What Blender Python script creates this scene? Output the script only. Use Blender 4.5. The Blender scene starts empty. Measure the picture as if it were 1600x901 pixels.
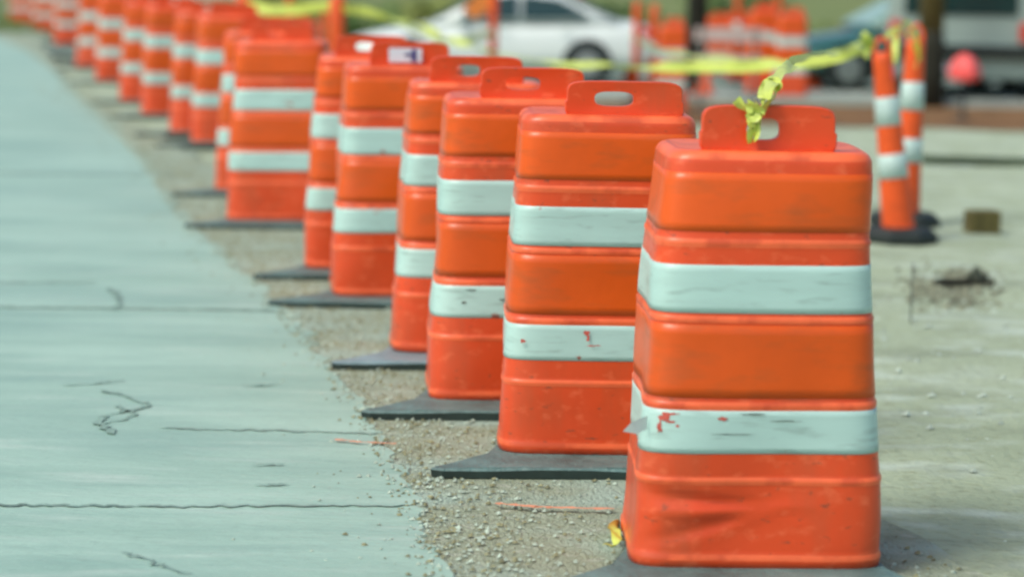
import bpy, bmesh, math, random
from mathutils import Vector, Matrix, noise
random.seed(7)
R = math.radians
S = bpy.context.scene
C = S.collection
PI = math.pi

# ------------------------------------------------------------------ camera
CAMZ = 1.365
F = 3600.0                       # focal length in photo pixels (photo is 1600 wide)
PITCH, ROLL = 7.86, 1.0
cam_d = bpy.data.cameras.new('camera'); cam = bpy.data.objects.new('camera', cam_d); C.objects.link(cam)
RM = Matrix.Rotation(R(90-PITCH), 4, 'X') @ Matrix.Rotation(R(ROLL), 4, 'Z')
cam.matrix_world = Matrix.Translation((0, 0, CAMZ)) @ RM
cam_d.sensor_width = 36; cam_d.lens = 36*F/1600; cam_d.clip_end = 1200
cam_d.dof.use_dof = True; cam_d.dof.focus_distance = 5.9; cam_d.dof.aperture_fstop = 1.75
S.camera = cam

def ray(px, py):
    return RM.to_3x3() @ Vector(((px-800)/F, (450.5-py)/F, -1))
def gp(px, py, z=0.0):           # point on the level z under a photo position
    d = ray(px, py); t = (z-CAMZ)/d.z
    return Vector((d.x*t, d.y*t, z))
def at(px, py, Y):               # point at distance Y
    d = ray(px, py); t = Y/d.y
    return Vector((d.x*t, Y, CAMZ+d.z*t))

# ------------------------------------------------------------------ materials
def mat(name, col, rough=.6, var=.0, scale=8, bump=0., bscale=60, metal=0, spec=.5, col2=None, detail=5, coat=0, stretch=None, trans=0):
    m = bpy.data.materials.new(name); m.use_nodes = True
    nt = m.node_tree; b = nt.nodes['Principled BSDF']
    b.inputs['Base Color'].default_value = (*col, 1); b.inputs['Roughness'].default_value = rough
    b.inputs['Metallic'].default_value = metal; b.inputs['Specular IOR Level'].default_value = spec
    b.inputs['Coat Weight'].default_value = coat
    tc = nt.nodes.new('ShaderNodeTexCoord'); src = tc.outputs['Object']
    if stretch:
        mp = nt.nodes.new('ShaderNodeMapping'); mp.inputs['Scale'].default_value = stretch
        nt.links.new(src, mp.inputs[0]); src = mp.outputs[0]
    if var or col2:
        n = nt.nodes.new('ShaderNodeTexNoise'); n.inputs['Scale'].default_value = scale; n.inputs['Detail'].default_value = detail
        n.inputs['Roughness'].default_value = .62
        nt.links.new(src, n.inputs['Vector'])
        r = nt.nodes.new('ShaderNodeValToRGB')
        c2 = col2 or tuple(c*(1-var) for c in col); c1 = col if col2 else tuple(min(1, c*(1+var)) for c in col)
        r.color_ramp.elements[0].position = .34; r.color_ramp.elements[0].color = (*c2, 1)
        r.color_ramp.elements[1].position = .66; r.color_ramp.elements[1].color = (*c1, 1)
        nt.links.new(n.outputs['Fac'], r.inputs['Fac']); nt.links.new(r.outputs['Color'], b.inputs['Base Color'])
    if bump:
        n2 = nt.nodes.new('ShaderNodeTexNoise'); n2.inputs['Scale'].default_value = bscale; n2.inputs['Detail'].default_value = 6
        nt.links.new(src, n2.inputs['Vector'])
        bp = nt.nodes.new('ShaderNodeBump'); bp.inputs['Strength'].default_value = bump; bp.inputs['Distance'].default_value = .02
        nt.links.new(n2.outputs['Fac'], bp.inputs['Height']); nt.links.new(bp.outputs['Normal'], b.inputs['Normal'])
    return m

def overlay(m, col, lo, hi, scale, stretch=(1,1,1), amount=1.0, detail=8):
    """second noise layer of another colour (dirt, stains, scuffs) over the base colour"""
    nt = m.node_tree; b = nt.nodes['Principled BSDF']
    tc = nt.nodes.new('ShaderNodeTexCoord'); mp = nt.nodes.new('ShaderNodeMapping'); mp.inputs['Scale'].default_value = stretch
    oi = nt.nodes.new('ShaderNodeObjectInfo'); add = nt.nodes.new('ShaderNodeVectorMath'); add.operation = 'ADD'
    mul = nt.nodes.new('ShaderNodeMath'); mul.operation = 'MULTIPLY'; mul.inputs[1].default_value = 37
    nt.links.new(oi.outputs['Random'], mul.inputs[0])
    nt.links.new(tc.outputs['Object'], mp.inputs[0]); nt.links.new(mp.outputs[0], add.inputs[0]); nt.links.new(mul.outputs[0], add.inputs[1])
    n = nt.nodes.new('ShaderNodeTexNoise'); n.inputs['Scale'].default_value = scale; n.inputs['Detail'].default_value = detail
    nt.links.new(add.outputs[0], n.inputs['Vector'])
    mr = nt.nodes.new('ShaderNodeMapRange'); mr.inputs[1].default_value = lo; mr.inputs[2].default_value = hi; mr.inputs[4].default_value = amount
    nt.links.new(n.outputs['Fac'], mr.inputs[0])
    mx = nt.nodes.new('ShaderNodeMix'); mx.data_type = 'RGBA'; mx.inputs['B'].default_value = (*col, 1) if False else (*col, 1)
    mx.inputs[7].default_value = (*col, 1)
    base = b.inputs['Base Color']
    if base.links: nt.links.new(base.links[0].from_socket, mx.inputs[6])
    else: mx.inputs[6].default_value = base.default_value
    nt.links.new(mr.outputs[0], mx.inputs[0]); nt.links.new(mx.outputs[2], base)
    return m

M = {}
M['plastic'] = mat('orange_plastic', (.76, .078, .016), .33, var=.08, scale=3, bump=.05, bscale=25)
overlay(M['plastic'], (.40, .12, .05), .5, .74, 7, (1, 1, .35), .5)
overlay(M['plastic'], (.95, .22, .09), .56, .72, 22, (1, 1, 1.5), .4)
overlay(M['plastic'], (.16, .07, .04), .64, .74, 30, (1, 1, 2), .6)
M['rib_highlight'] = mat('rib_highlight_plastic', (.93, .155, .05), .35, var=.1, scale=12)  # lighter orange that paints the highlight along ribs and top edge
overlay(M['rib_highlight'], (.60, .07, .02), .5, .62, 9, (1, 1, 1), .7)
M['white_vinyl'] = mat('white_vinyl', (.82, .88, .82), .4)
M['scuff'] = mat('red_scuff', (.55, .10, .07), .6, var=.3, scale=60)
M['scuff_dark'] = mat('dark_scuff', (.10, .12, .10), .6, var=.3, scale=60)
M['sheet_orange'] = mat('orange_sheeting', (.76, .10, .003), .34, var=.1, scale=2.5, bump=.03, bscale=40)
overlay(M['sheet_orange'], (.35, .09, .02), .52, .8, 7, (1, 1, 3), .6)
M['sheet_white'] = mat('white_sheeting', (.46, .69, .63), .36, var=.06, scale=3, bump=.03, bscale=60, stretch=(1, 1, 6))
overlay(M['sheet_white'], (.22, .33, .29), .55, .8, 10, (1, 1, 6), .7)
overlay(M['sheet_white'], (.40, .10, .06), .69, .73, 14, (1, 1, 1.4), .9)
M['rubber'] = mat('black_rubber_base', (.10, .19, .18), .5, var=.3, scale=7, bump=.5, bscale=45)
overlay(M['rubber'], (.17, .29, .27), .5, .75, 6, (1, 1, 1), .8)
M['rubber_pale'] = mat('highlight_rubber_base', (.2, .33, .36), .38, var=.25, scale=7, bump=.4, bscale=45)  # wet highlight on one drum foot, painted as a paler rubber colour
M['black'] = mat('black_rubber', (.012, .022, .02), .6, var=.2)
M['tape'] = mat('yellow_tape', (.58, .70, .13), .35, var=.12, scale=20)
M['tape_white'] = mat('pale_tape', (.7, .85, .45), .4, var=.1, scale=20)
M['paper'] = mat('white_paper', (.75, .78, .85), .6, var=.05)
M['ink'] = mat('dark_blue_ink', (.05, .04, .2), .5)
M['conew'] = mat('cone_white', (.48, .66, .62), .45, var=.08)
M['coneo'] = mat('cone_orange', (.80, .10, .012), .45, var=.12)
M['pink'] = mat('pink_ribbon', (.85, .22, .45), .5)
M['redp'] = mat('red_plastic', (.95, .11, .10), .4)
M['wood'] = mat('brown_wood', (.17, .10, .04), .8, var=.35, scale=6, stretch=(6, 6, 1), bump=.5)
M['wood_dark'] = mat('dark_wood', (.02, .022, .012), .85, var=.4, scale=6, stretch=(6, 6, 1), bump=.5)
M['olive'] = mat('weathered_wood', (.13, .115, .035), .85, var=.35, scale=6, stretch=(6, 6, 1), bump=.5)
M['stone'] = mat('rubble_stone', (.34, .42, .34), .9, var=.3, scale=12, bump=.6)
M['stone_dark'] = mat('dark_stone', (.05, .065, .045), .9, var=.4, scale=12, bump=.6)
M['conc'] = mat('kerb_concrete', (.36, .42, .38), .85, var=.15, scale=4, bump=.4)
M['steel'] = mat('steel', (.25, .28, .26), .4, metal=.8)
M['car_white'] = mat('white_car_paint', (.74, .84, .80), .25, var=.02, coat=.6)
M['car_teal'] = mat('teal_car_paint', (.02, .12, .11), .25, var=.03, coat=.6)
M['car_grey'] = mat('grey_van_paint', (.34, .46, .42), .35, var=.04, coat=.4)
M['glass'] = mat('dark_car_glass', (.01, .045, .045), .08, spec=.6)
M['glass_sky'] = mat('pale_reflecting_glass', (.5, .75, .62), .25, metal=.5)
M['tyre'] = mat('tyre_rubber', (.01, .02, .02), .8)
M['rim'] = mat('alloy_rim', (.4, .45, .45), .35, metal=.7)
M['lamp_red'] = mat('red_lamp', (.7, .05, .03), .2)
M['lamp_clear'] = mat('clear_lamp', (.7, .75, .75), .15)
M['leaf'] = mat('leaf_green', (.12, .22, .05), .6, var=.5, scale=1.2)
M['leaf_y'] = mat('leaf_yellow_green', (.30, .36, .09), .6, var=.4, scale=1.2)
M['bark'] = mat('bark', (.08, .06, .04), .9, var=.4)
M['grass'] = mat('grass_blades', (.13, .20, .05), .7, var=.4, scale=.8)
M['paint_o'] = mat('orange_marking_paint', (.72, .30, .17), .8, var=.1, scale=30)
M['joint'] = mat('joint_filler', (.21, .34, .29), .9, var=.4, scale=10)
M['joint_faint'] = mat('faint_joint', (.28, .43, .37), .9, var=.3, scale=10)
M['barrier_w'] = mat('barricade_board', (.60, .50, .46), .5, var=.1)

# concrete road: pale, greenish, brushed crosswise, slightly damp patches
m = mat('road_concrete', (.385, .59, .49), .55, col2=(.29, .475, .39), scale=.9, bump=.28, bscale=18, stretch=(1, 2.6, 1), detail=7)
overlay(m, (.22, .39, .34), .48, .72, 1.1, (.6, 1.3, 1), .55)
overlay(m, (.24, .41, .35), .50, .72, 4.0, (.35, 2.2, 1), .6)
overlay(m, (.52, .66, .58), .55, .8, 5.0, (.5, 2.6, 1), .6)
overlay(m, (.15, .24, .2), .60, .75, 45, (.8, 2.5, 1), .45)
overlay(m, (.16, .25, .21), .62, .70, 160, (1, 1.4, 1), .5)
overlay(m, (.55, .68, .60), .62, .72, 110, (1, 1.4, 1), .4)
M['road'] = m
m = mat('dirt_ground', (.42, .51, .355), .95, col2=(.33, .41, .275), scale=1.1, bump=.6, bscale=35, detail=9)
overlay(m, (.19, .21, .12), .53, .75, 26, (1, 1.2, 1), .6)
overlay(m, (.54, .66, .57), .50, .68, 4.2, (.9, 1.4, 1), .6)
overlay(m, (.18, .22, .15), .54, .70, 2.6, (.8, 1.5, 1), .5)
M['dirt'] = m
m = mat('gravel_shoulder', (.38, .455, .325), .95, col2=(.29, .35, .24), scale=30, bump=1, bscale=90, detail=9)
overlay(m, (.50, .56, .45), .56, .72, 22, (1, 1.3, 1), .8)
overlay(m, (.42, .58, .49), .47, .66, 2.6, (1, 1.6, 1), .75)
M['gravel'] = m
M['asphalt'] = mat('far_asphalt', (.20, .27, .22), .9, var=.2, scale=.7, bump=.3)
m = mat('grass_field', (.12, .20, .06), .95, col2=(.20, .22, .07), scale=.35, bump=.8, bscale=12)
M['field'] = m
M['bank'] = mat('brown_soil', (.19, .10, .035), .95, var=.3, scale=2, bump=.8, bscale=14)

# ------------------------------------------------------------------ helpers
def link(name, me, m, parent=None, smooth=False):
    if isinstance(me, bmesh.types.BMesh):
        bm = me; me = bpy.data.meshes.new(name); bm.normal_update(); bm.to_mesh(me); bm.free()
    o = bpy.data.objects.new(name, me); C.objects.link(o)
    if m and not me.materials: me.materials.append(m)
    if smooth:
        for p in me.polygons: p.use_smooth = True
    if parent: o.parent = parent
    return o
def tag(o, label=None, cat=None, group=None, kind=None):
    if label: o['label'] = label
    if cat: o['category'] = cat
    if group: o['group'] = group
    if kind: o['kind'] = kind
    return o
def thing(name, loc, label, cat, group=None, rz=0, lean=(0, 0)):
    o = bpy.data.objects.new(name, None); C.objects.link(o); o.location = loc
    o.rotation_euler = (lean[0], lean[1], rz); o.empty_display_size = .1
    return tag(o, label, cat, group)
def box(bm, c, s, rot=None, bev=0):
    r = bmesh.ops.create_cube(bm, size=1); vs = r['verts']
    bmesh.ops.scale(bm, vec=s, verts=vs)
    if bev:
        es = list({e for v in vs for e in v.link_edges})
        rr = bmesh.ops.bevel(bm, geom=es, offset=bev, segments=3, affect='EDGES', profile=.6)
        vs = list({v for f in rr['faces'] for v in f.verts} | {v for v in vs if v.is_valid})
    if rot: bmesh.ops.rotate(bm, cent=(0, 0, 0), matrix=rot, verts=vs)
    bmesh.ops.translate(bm, vec=c, verts=vs)
def loft(bm, rings, close=True, cap0=False, cap1=False):
    vr = [[bm.verts.new(p) for p in ring] for ring in rings]
    n = len(rings[0])
    for a, b in zip(vr, vr[1:]):
        for i in range(n if close else n-1):
            j = (i+1) % n
            bm.faces.new((a[i], a[j], b[j], b[i]))
    if cap0: bm.faces.new(list(reversed(vr[0])))
    if cap1: bm.faces.new(vr[-1])
    return vr
def lathe(prof, n=24, cap=True):
    bm = bmesh.new()
    loft(bm, [[(r*math.cos(2*PI*i/n), r*math.sin(2*PI*i/n), z) for i in range(n)] for r, z in prof], cap0=cap, cap1=cap)
    return bm
def prism(pts, axis, a, b, bm=None, bev=0):
    """extrude a 2D outline: axis 'y' -> pts are (x,z); axis 'z' -> pts are (x,y)"""
    bm = bm or bmesh.new()
    f = (lambda p, t: (p[0], t, p[1])) if axis == 'y' else (lambda p, t: (p[0], p[1], t))
    va = [bm.verts.new(f(p, a)) for p in pts]; vb = [bm.verts.new(f(p, b)) for p in pts]
    n = len(pts)
    bm.faces.new(va); bm.faces.new(list(reversed(vb)))
    for i in range(n): bm.faces.new((va[i], vb[i], vb[(i+1) % n], va[(i+1) % n]))
    bmesh.ops.recalc_face_normals(bm, faces=bm.faces)
    if bev: bmesh.ops.bevel(bm, geom=[e for e in bm.edges if e.calc_face_angle(0) > .5], offset=bev, segments=2, affect='EDGES')
    return bm

# ------------------------------------------------------------------ ground
ROW = [(0.55, 5.2), (-.3, 8), (-2, 13.2), (-5.5, 24), (-9, 38), (-13.5, 60)]
def rowx(y):
    if y < ROW[0][1]: return ROW[0][0]+(ROW[0][1]-y)*.3
    for (x0, y0), (x1, y1) in zip(ROW, ROW[1:]):
        if y <= y1: return x0+(x1-x0)*(y-y0)/(y1-y0)
    return ROW[-1][0]-(y-60)*.3
def sst(a, b, t):
    t = max(0, min(1, (t-a)/(b-a))); return t*t*(3-2*t)
DROP = .33
def gz(x, y): return -DROP*sst(20.3, 23.2, y)*sst(1.5, 4.5, x-rowx(y))
def grid(name, xs, ys, zf, m, kind='structure'):
    bm = bmesh.new(); vs = [[bm.verts.new((x, y, zf(x, y))) for x in xs] for y in ys]
    for a, b in zip(vs, vs[1:]):
        for i in range(len(xs)-1): bm.faces.new((a[i], a[i+1], b[i+1], b[i]))
    return tag(link(name, bm, m, smooth=True), kind=kind)
def spaced(a, b, n): return [a+(b-a)*i/n for i in range(n+1)]
def rough(x, y):
    k = sst(.25, 1.0, x-rowx(y)) * (1-sst(18, 22, y))
    return gz(x, y) + k*(.018*noise.noise((x*1.6, y*1.6, 0)) + .008*noise.noise((x*7, y*7, 3)))-.012*k
grid('ground', [-400, -150, -60, -30, -15, -8] + spaced(-5, 9, 120) + [11, 15, 30, 60, 150, 400],
     [-30, -5] + spaced(2, 27, 170) + [30, 35, 42, 50, 70, 110, 200, 500], rough, M['dirt'])
# gravel shoulder between road and drums and around the drums
def gravx(y): return rowx(y)-.1
bm = bmesh.new(); L = []; Rr = []
ys = spaced(3, 62, 700)
for y in ys:
    w = .30+.05*y/5
    L.append((gravx(y)-.9-.06*y, y, .004)); Rr.append((gravx(y)+.55+.02*y+.12*noise.noise((0, y*2, 5)), y, .009))
a = [bm.verts.new(p) for p in L]; b = [bm.verts.new(p) for p in Rr]
for i in range(len(ys)-1): bm.faces.new((a[i], b[i], b[i+1], a[i+1]))
tag(link('gravel_shoulder', bm, M['gravel']), kind='structure')
# concrete road with a broken edge (from photo: edge points)
edge_px = [(740, 1100), (700, 905), (655, 800), (600, 690), (528, 590), (486, 540), (440, 480), (385, 430), (310, 365), (262, 305), (228, 255), (205, 225), (168, 190), (120, 150), (75, 105), (40, 80)]
E = [gp(x, y) for x, y in edge_px]; E.append(Vector((E[-1].x-6, E[-1].y+20, 0)))
def edgex(y):
    if y <= E[0].y: return E[0].x+(E[0].y-y)*.3
    for p, q in zip(E, E[1:]):
        if y <= q.y: return p.x+(q.x-p.x)*(y-p.y)/(q.y-p.y)
    return E[-1].x-(y-E[-1].y)*.3
bm = bmesh.new(); yy = spaced(-8, 26, 1100)+spaced(26.2, 110, 300)
vl, vm, vr_ = [], [], []
for y in yy:
    ex = edgex(y)+.05*noise.noise((1, y*2.3, 0))+.05*noise.noise((5, y*9, 0))+.035*noise.noise((5, y*30, 0))
    vl.append(bm.verts.new((-40-y, y, .012))); vm.append(bm.verts.new((ex, y, .012))); vr_.append(bm.verts.new((ex+.02, y, -.01)))
for i in range(len(yy)-1):
    bm.faces.new((vl[i], vm[i], vm[i+1], vl[i+1])); bm.faces.new((vm[i], vr_[i], vr_[i+1], vm[i+1]))
tag(link('road', bm, M['road']), kind='structure')

def strip(name, pts, w, z, m, kind='structure', jit=.3):
    bm = bmesh.new(); l = []; r = []
    for i, p in enumerate(pts):
        q = pts[min(i+1, len(pts)-1)]-pts[max(i-1, 0)]; q.z = 0; q.normalize(); n = Vector((-q.y, q.x, 0))
        ww = w*(1+jit*random.uniform(-1, 1))/2
        if i in (0, len(pts)-1): ww *= .3
        l.append(bm.verts.new((p.x+n.x*ww, p.y+n.y*ww, z))); r.append(bm.verts.new((p.x-n.x*ww, p.y-n.y*ww, z)))
    for i in range(len(pts)-1): bm.faces.new((l[i], r[i], r[i+1], l[i+1]))
    return tag(link(name, bm, m), kind=kind) if kind else link(name, bm, m)
def jline(a, b, n, amp):
    a = gp(*a); b = gp(*b); out = []
    for i in range(n+1):
        t = i/n; p = a.lerp(b, t); p.y += amp*noise.noise((t*n*.35, a.x*9+a.y, 1)); p.x += amp*.5*noise.noise((t*n*.35, a.y*3, 4)); out.append(p)
    return out
for a, b, w, mm in [((-60, 273), (272, 277), .10, 'joint_faint'), ((-60, 484), (300, 488), .035, 'joint_faint'), ((300, 488), (440, 491), .03, 'joint_faint'),
                    ((-60, 797), (210, 799), .013, 'joint'), ((210, 799), (640, 797), .016, 'joint_faint'), ((250, 675), (600, 684), .014, 'joint_faint'), ((-60, 447), (150, 446), .02, 'joint_faint')]:
    strip('road_joint', jline(a, b, 60, .02), w, .016, M[mm])
def poly_px(pts, sub=6, amp=.012):
    out = []
    for a, b in zip(pts, pts[1:]):
        pa, pb = gp(*a), gp(*b)
        for i in range(sub):
            p = pa.lerp(pb, i/sub); p.x += amp*random.uniform(-1, 1); p.y += amp*random.uniform(-1, 1); out.append(p)
    out.append(gp(*pts[-1])); return out
for pts, w in [([(160, 616), (190, 624), (232, 640), (205, 648), (165, 655)], .014), ([(165, 655), (152, 668), (178, 686)], .020), ([(185, 640), (200, 650), (214, 655), (160, 670)], .011), ([(380, 609), (440, 608)], .015), ([(400, 735), (445, 733)], .012), ([(170, 455), (185, 470), (182, 490)], .02),
               ([(400, 766), (450, 765)], .012), ([(195, 600), (150, 606), (95, 608)], .012), ([(190, 870), (240, 890), (300, 905)], .008)]:
    strip('road_crack', poly_px(pts), w, .017, M['joint'], jit=.6)
# faded orange spray marks on the gravel and the road edge
for pts, w in [([(775, 797), (840, 803), (960, 806)], .018), ([(520, 696), (560, 700), (620, 703)], .013)]:
    strip('paint_mark', poly_px(pts, 14, .004), w, .020, M['paint_o'], jit=.7)

# loose stones
def stones(name, pts, m, kind='stuff'):
    bm = bmesh.new()
    for (x, y, z, s) in pts:
        a = random.random()*6.28; vs = []
        k = 5
        ring = [(x+s*math.cos(a+i*2*PI/k)*random.uniform(.6, 1.1), y+s*math.sin(a+i*2*PI/k)*random.uniform(.6, 1.1), z+s*random.uniform(-.1, .25)) for i in range(k)]
        v = [bm.verts.new(p) for p in ring]; t = bm.verts.new((x+s*.2, y, z+s*random.uniform(.5, .9)))
        for i in range(k): bm.faces.new((v[i], v[(i+1) % k], t))
    return tag(link(name, bm, m), kind=kind)
P1, P2, P3 = [], [], []
for i in range(13000):
    y = 4.2+22*random.random()**1.6
    e = edgex(y); x = random.gauss(e+.04, .16) if random.random() < .55 else random.uniform(e-.05, rowx(y)+.5)
    s = random.choice([.003, .004, .005, .006, .008]) * (1+y/25)
    if x < e-.06 and random.random() < .86: continue
    z = .010 if x > e else .013
    (P1 if random.random() < .55 else P2).append((x, y, z, s))
o = stones('pale_gravel', P1, mat('pale_pebble', (.40, .51, .42), .9, var=.25, scale=30)); o['label'] = 'loose pale gravel along the broken concrete edge'
o = stones('brown_gravel', P2, mat('brown_pebble', (.24, .25, .14), .9, var=.35, scale=30)); o['label'] = 'loose brown gravel around the drum bases'
for i in range(2500):
    x = random.uniform(1.2, 4.5); y = random.uniform(5, 20)
    w = 1 if 7.5 < y < 10 else .35
    if random.random() < w: P3.append((x, y, rough(x, y), random.choice([.005, .006, .009, .014, .02])))
o = stones('rubble', P3, mat('pale_rubble', (.42, .52, .44), .9, var=.35, scale=10)); o['label'] = 'pale broken rubble strewn over the dirt on the right'

# ------------------------------------------------------------------ drums
H = .92
def rad(z):
    # half width by height: shoulders step outwards below each rib
    prof = [(0, .289), (.016, .290), (.022, .2905), (.030, .2865), (.185, .2810), (.191, .2832), (.196, .2832), (.203, .2793), (.351, .2712), (.358, .2733), (.364, .2733), (.371, .2695),
            (.540, .2602), (.547, .2622), (.553, .2622), (.560, .2585), (.710, .2503), (.717, .2522), (.722, .2522), (.729, .2488), (.88, .2415), (.90, .240), (.911, .234), (.918, .224), (.92, .210)]
    for (z0, r0), (z1, r1) in zip(prof, prof[1:]):
        if z <= z1: return r0+(r1-r0)*(z-z0)/(z1-z0)
    return prof[-1][1]
ZS = sorted(set([0, .016, .022, .030] + spaced(.04, .18, 12) + [.185, .191, .196, .2, .203] + spaced(.21, .345, 8) + [.351, .358, .364, .368, .371] + spaced(.38, .535, 8)
                + [.545, .547, .553, .557, .560] + spaced(.57, .700, 7) + [.710, .717, .722, .726, .729] + spaced(.74, .88, 7) + [.89, .90, .907, .912, .916, .919, .92]))
NA = 120
def superr(th, n=7.0):
    c, s = abs(math.cos(th)), abs(math.sin(th))
    return 1/((c**n+(s/.94)**n)**(1/n))
def warp(p, seed, dent):
    x, y, z = p
    k = .018*dent
    d = noise.noise((x*3+seed*7, y*3, z*3.2+seed))
    d2 = noise.noise((x*8+seed*3, y*8, z*9+seed))
    rr = 1+k*d/.25*.9+.0025*d2/.25
    lean = .006*math.sin(seed*2.1)
    return (x*rr+lean*z, y*rr+.004*math.cos(seed)*z, z)
def creases(p, on):
    if not on: return p
    x, y, z = p
    if y < -.1 and z < .2:
        # pressed-in folds on the lower left of the front face
        u = (x+.06)/.16
        f = 0
        for (x0, z0, sl, wd, am, ln) in [(-.13, .150, -.12, .011, -.013, .13), (-.10, .128, .05, .010, .012, .14), (-.14, .085, .22, .013, -.008, .11), (-.05, .10, .3, .012, .006, .09)]:
            dz = z-(z0+sl*(x-x0)); f += am*math.exp(-(dz/wd)**2)*math.exp(-((x-x0)/ln)**2)
        y -= f
    return (x, y, z)
def drum_ring(z, off, seed, dent, cr, th0=0, th1=2*PI, n=NA):
    r = rad(z)+off; out = []
    for i in range(n):
        th = 2*PI*i/n; q = r*superr(th)
        out.append(creases(warp((q*math.cos(th), q*math.sin(th), z), seed, dent), cr))
    return out
def band_mesh(z0, z1, off, seed, dent, cr):
    bm = bmesh.new()
    zz = spaced(z0, z1, 7)
    rings = [drum_ring(z0, -.001, seed, dent, cr)] + [drum_ring(z, off, seed, dent, cr) for z in zz] + [drum_ring(z1, -.001, seed, dent, cr)]
    loft(bm, rings); return bm
def handle_mesh(hw=.148, h=.112, hole=(.0, .03), holew=.046, off=0.02, th=.021):
    # flat grip plate with rounded shoulders and an oval hole, built as ring between outline and hole
    n = 64; outer = []; inner = []
    for i in range(n):
        t = 2*PI*i/n; c, s = math.cos(t), math.sin(t)
        q = 1/((abs(c)**6+abs(s)**6)**(1/6))
        ox, oz = hw*c*q, (h/2+.006)*s*q
        if oz < 0: ox = hw*(1.03 if abs(c) > .3 else 1)*c*q
        outer.append((ox, oz+h/2-.006)); q2 = 1/((abs(c)**3+abs(s)**3)**(1/3))
        inner.append((holew*c*q2+hole[0], (.024 if holew < .04 else .020)*s*q2+h*.48))
    bm = bmesh.new()
    def ring(pts, y): return [bm.verts.new((p[0]+off, y, p[1])) for p in pts]
    sc = [((p[0]*.98), (p[1]-h/2)*.955+h/2) for p in outer]
    A = ring(sc, -th); A2 = ring(outer, -th+.005); B2 = ring(outer, th-.005); B = ring(sc, th)
    I1 = ring(inner, -th+.004); I2 = ring(inner, th-.004)
    for a, b in ((A, A2), (A2, B2), (B2, B), (B, I2), (I2, I1), (I1, A)):
        for i in range(n):
            j = (i+1) % n; bm.faces.new((a[i], a[j], b[j], b[i]))
    bmesh.ops.recalc_face_normals(bm, faces=bm.faces)
    return bm
def base_mesh():
    # flat flared ballast foot under the drum, wide at the front and back, waisted at the sides
    pts = [(-.49, -.45), (-.46, -.475), (.34, -.475), (.365, -.45), (.30, -.24), (.28, 0), (.27, .24), (.24, .265), (-.24, .265), (-.27, .24), (-.275, 0), (-.33, -.25)]
    q = []
    for a, b in zip(pts, pts[1:]+pts[:1]):
        for k in range(6): q.append((a[0]+(b[0]-a[0])*k/6, a[1]+(b[1]-a[1])*k/6))
    bm = bmesh.new()
    rings = []
    for z, s in ((0, .965), (.010, .995), (.030, 1), (.035, .99), (.036, .97)):
        rings.append([(x*s, y*s, z+(.006*noise.noise((x*4, y*4, 0)) if z > .01 else 0)) for x, y in q])
    loft(bm, rings, cap0=True, cap1=True)
    bmesh.ops.recalc_face_normals(bm, faces=bm.faces)
    return bm

# (left x at the foot, y at the foot) in the photo, for placing on the ground
DR = [(977, 888, 657), (773, 711, 530), (657, 626, 474), (601, 553, 425), (508, 463, 362), (464, 421, 334), (348, 345, 281), (330, 298, 246),
      (298, 222, 192), (263, 206, 181), (219, 178, 162), (187, 157, 148), (147, 126, 127), (120, 103, 110), (83, 68, 88), (50, 50, 76), (14, 36, 66)]
LBL = ['nearest and largest drum, yellow tape knotted on its handle, bottom panel creased',
       'second drum from the front, just left of the nearest drum with the tape knot',
       'third drum from the front, between the oval-holed drum and the narrow strip of another drum',
       'fourth drum from the front, mostly hidden, its foot at left coloured with a pale highlight',
       'fifth drum from the front, with a white paper stuck in its handle',
       'sixth drum from the front, narrow strip left of the one holding paper',
       'seventh drum from the front, wide in view, just right of the tight far cluster',
       'eighth drum from the front, a sliver showing left of the wide seventh drum',
       'ninth drum, right end of the tightly overlapped cluster at upper left',
       'tenth drum, second from the right in the overlapped cluster at upper left',
       'eleventh drum, third from the right in the overlapped cluster at upper left',
       'twelfth drum, fourth from the right in the overlapped cluster at upper left',
       'thirteenth drum, blurred, fifth from the right in the far overlapped cluster',
       'fourteenth drum, blurred, fourth from the far left end of the row',
       'fifteenth drum, blurred, third from the far left end of the row',
       'sixteenth drum, very blurred, second from the far left end of the row',
       'farthest drum, very blurred, at the far left end of the row']
PLATE = .036
ROT = [3, 2, 5, 3, 6, 4, 1, 3, 8, 10, 12, 6, 10, 4, 8, 5, 3]
base_me = base_mesh(); base_mm = bpy.data.meshes.new('base'); base_me.to_mesh(base_mm); base_me.free(); base_mm.materials.append(M['rubber']); base_mm.materials.append(M['black'])
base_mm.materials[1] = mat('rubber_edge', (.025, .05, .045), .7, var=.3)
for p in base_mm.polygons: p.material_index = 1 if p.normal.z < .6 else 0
drums = []
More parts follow.
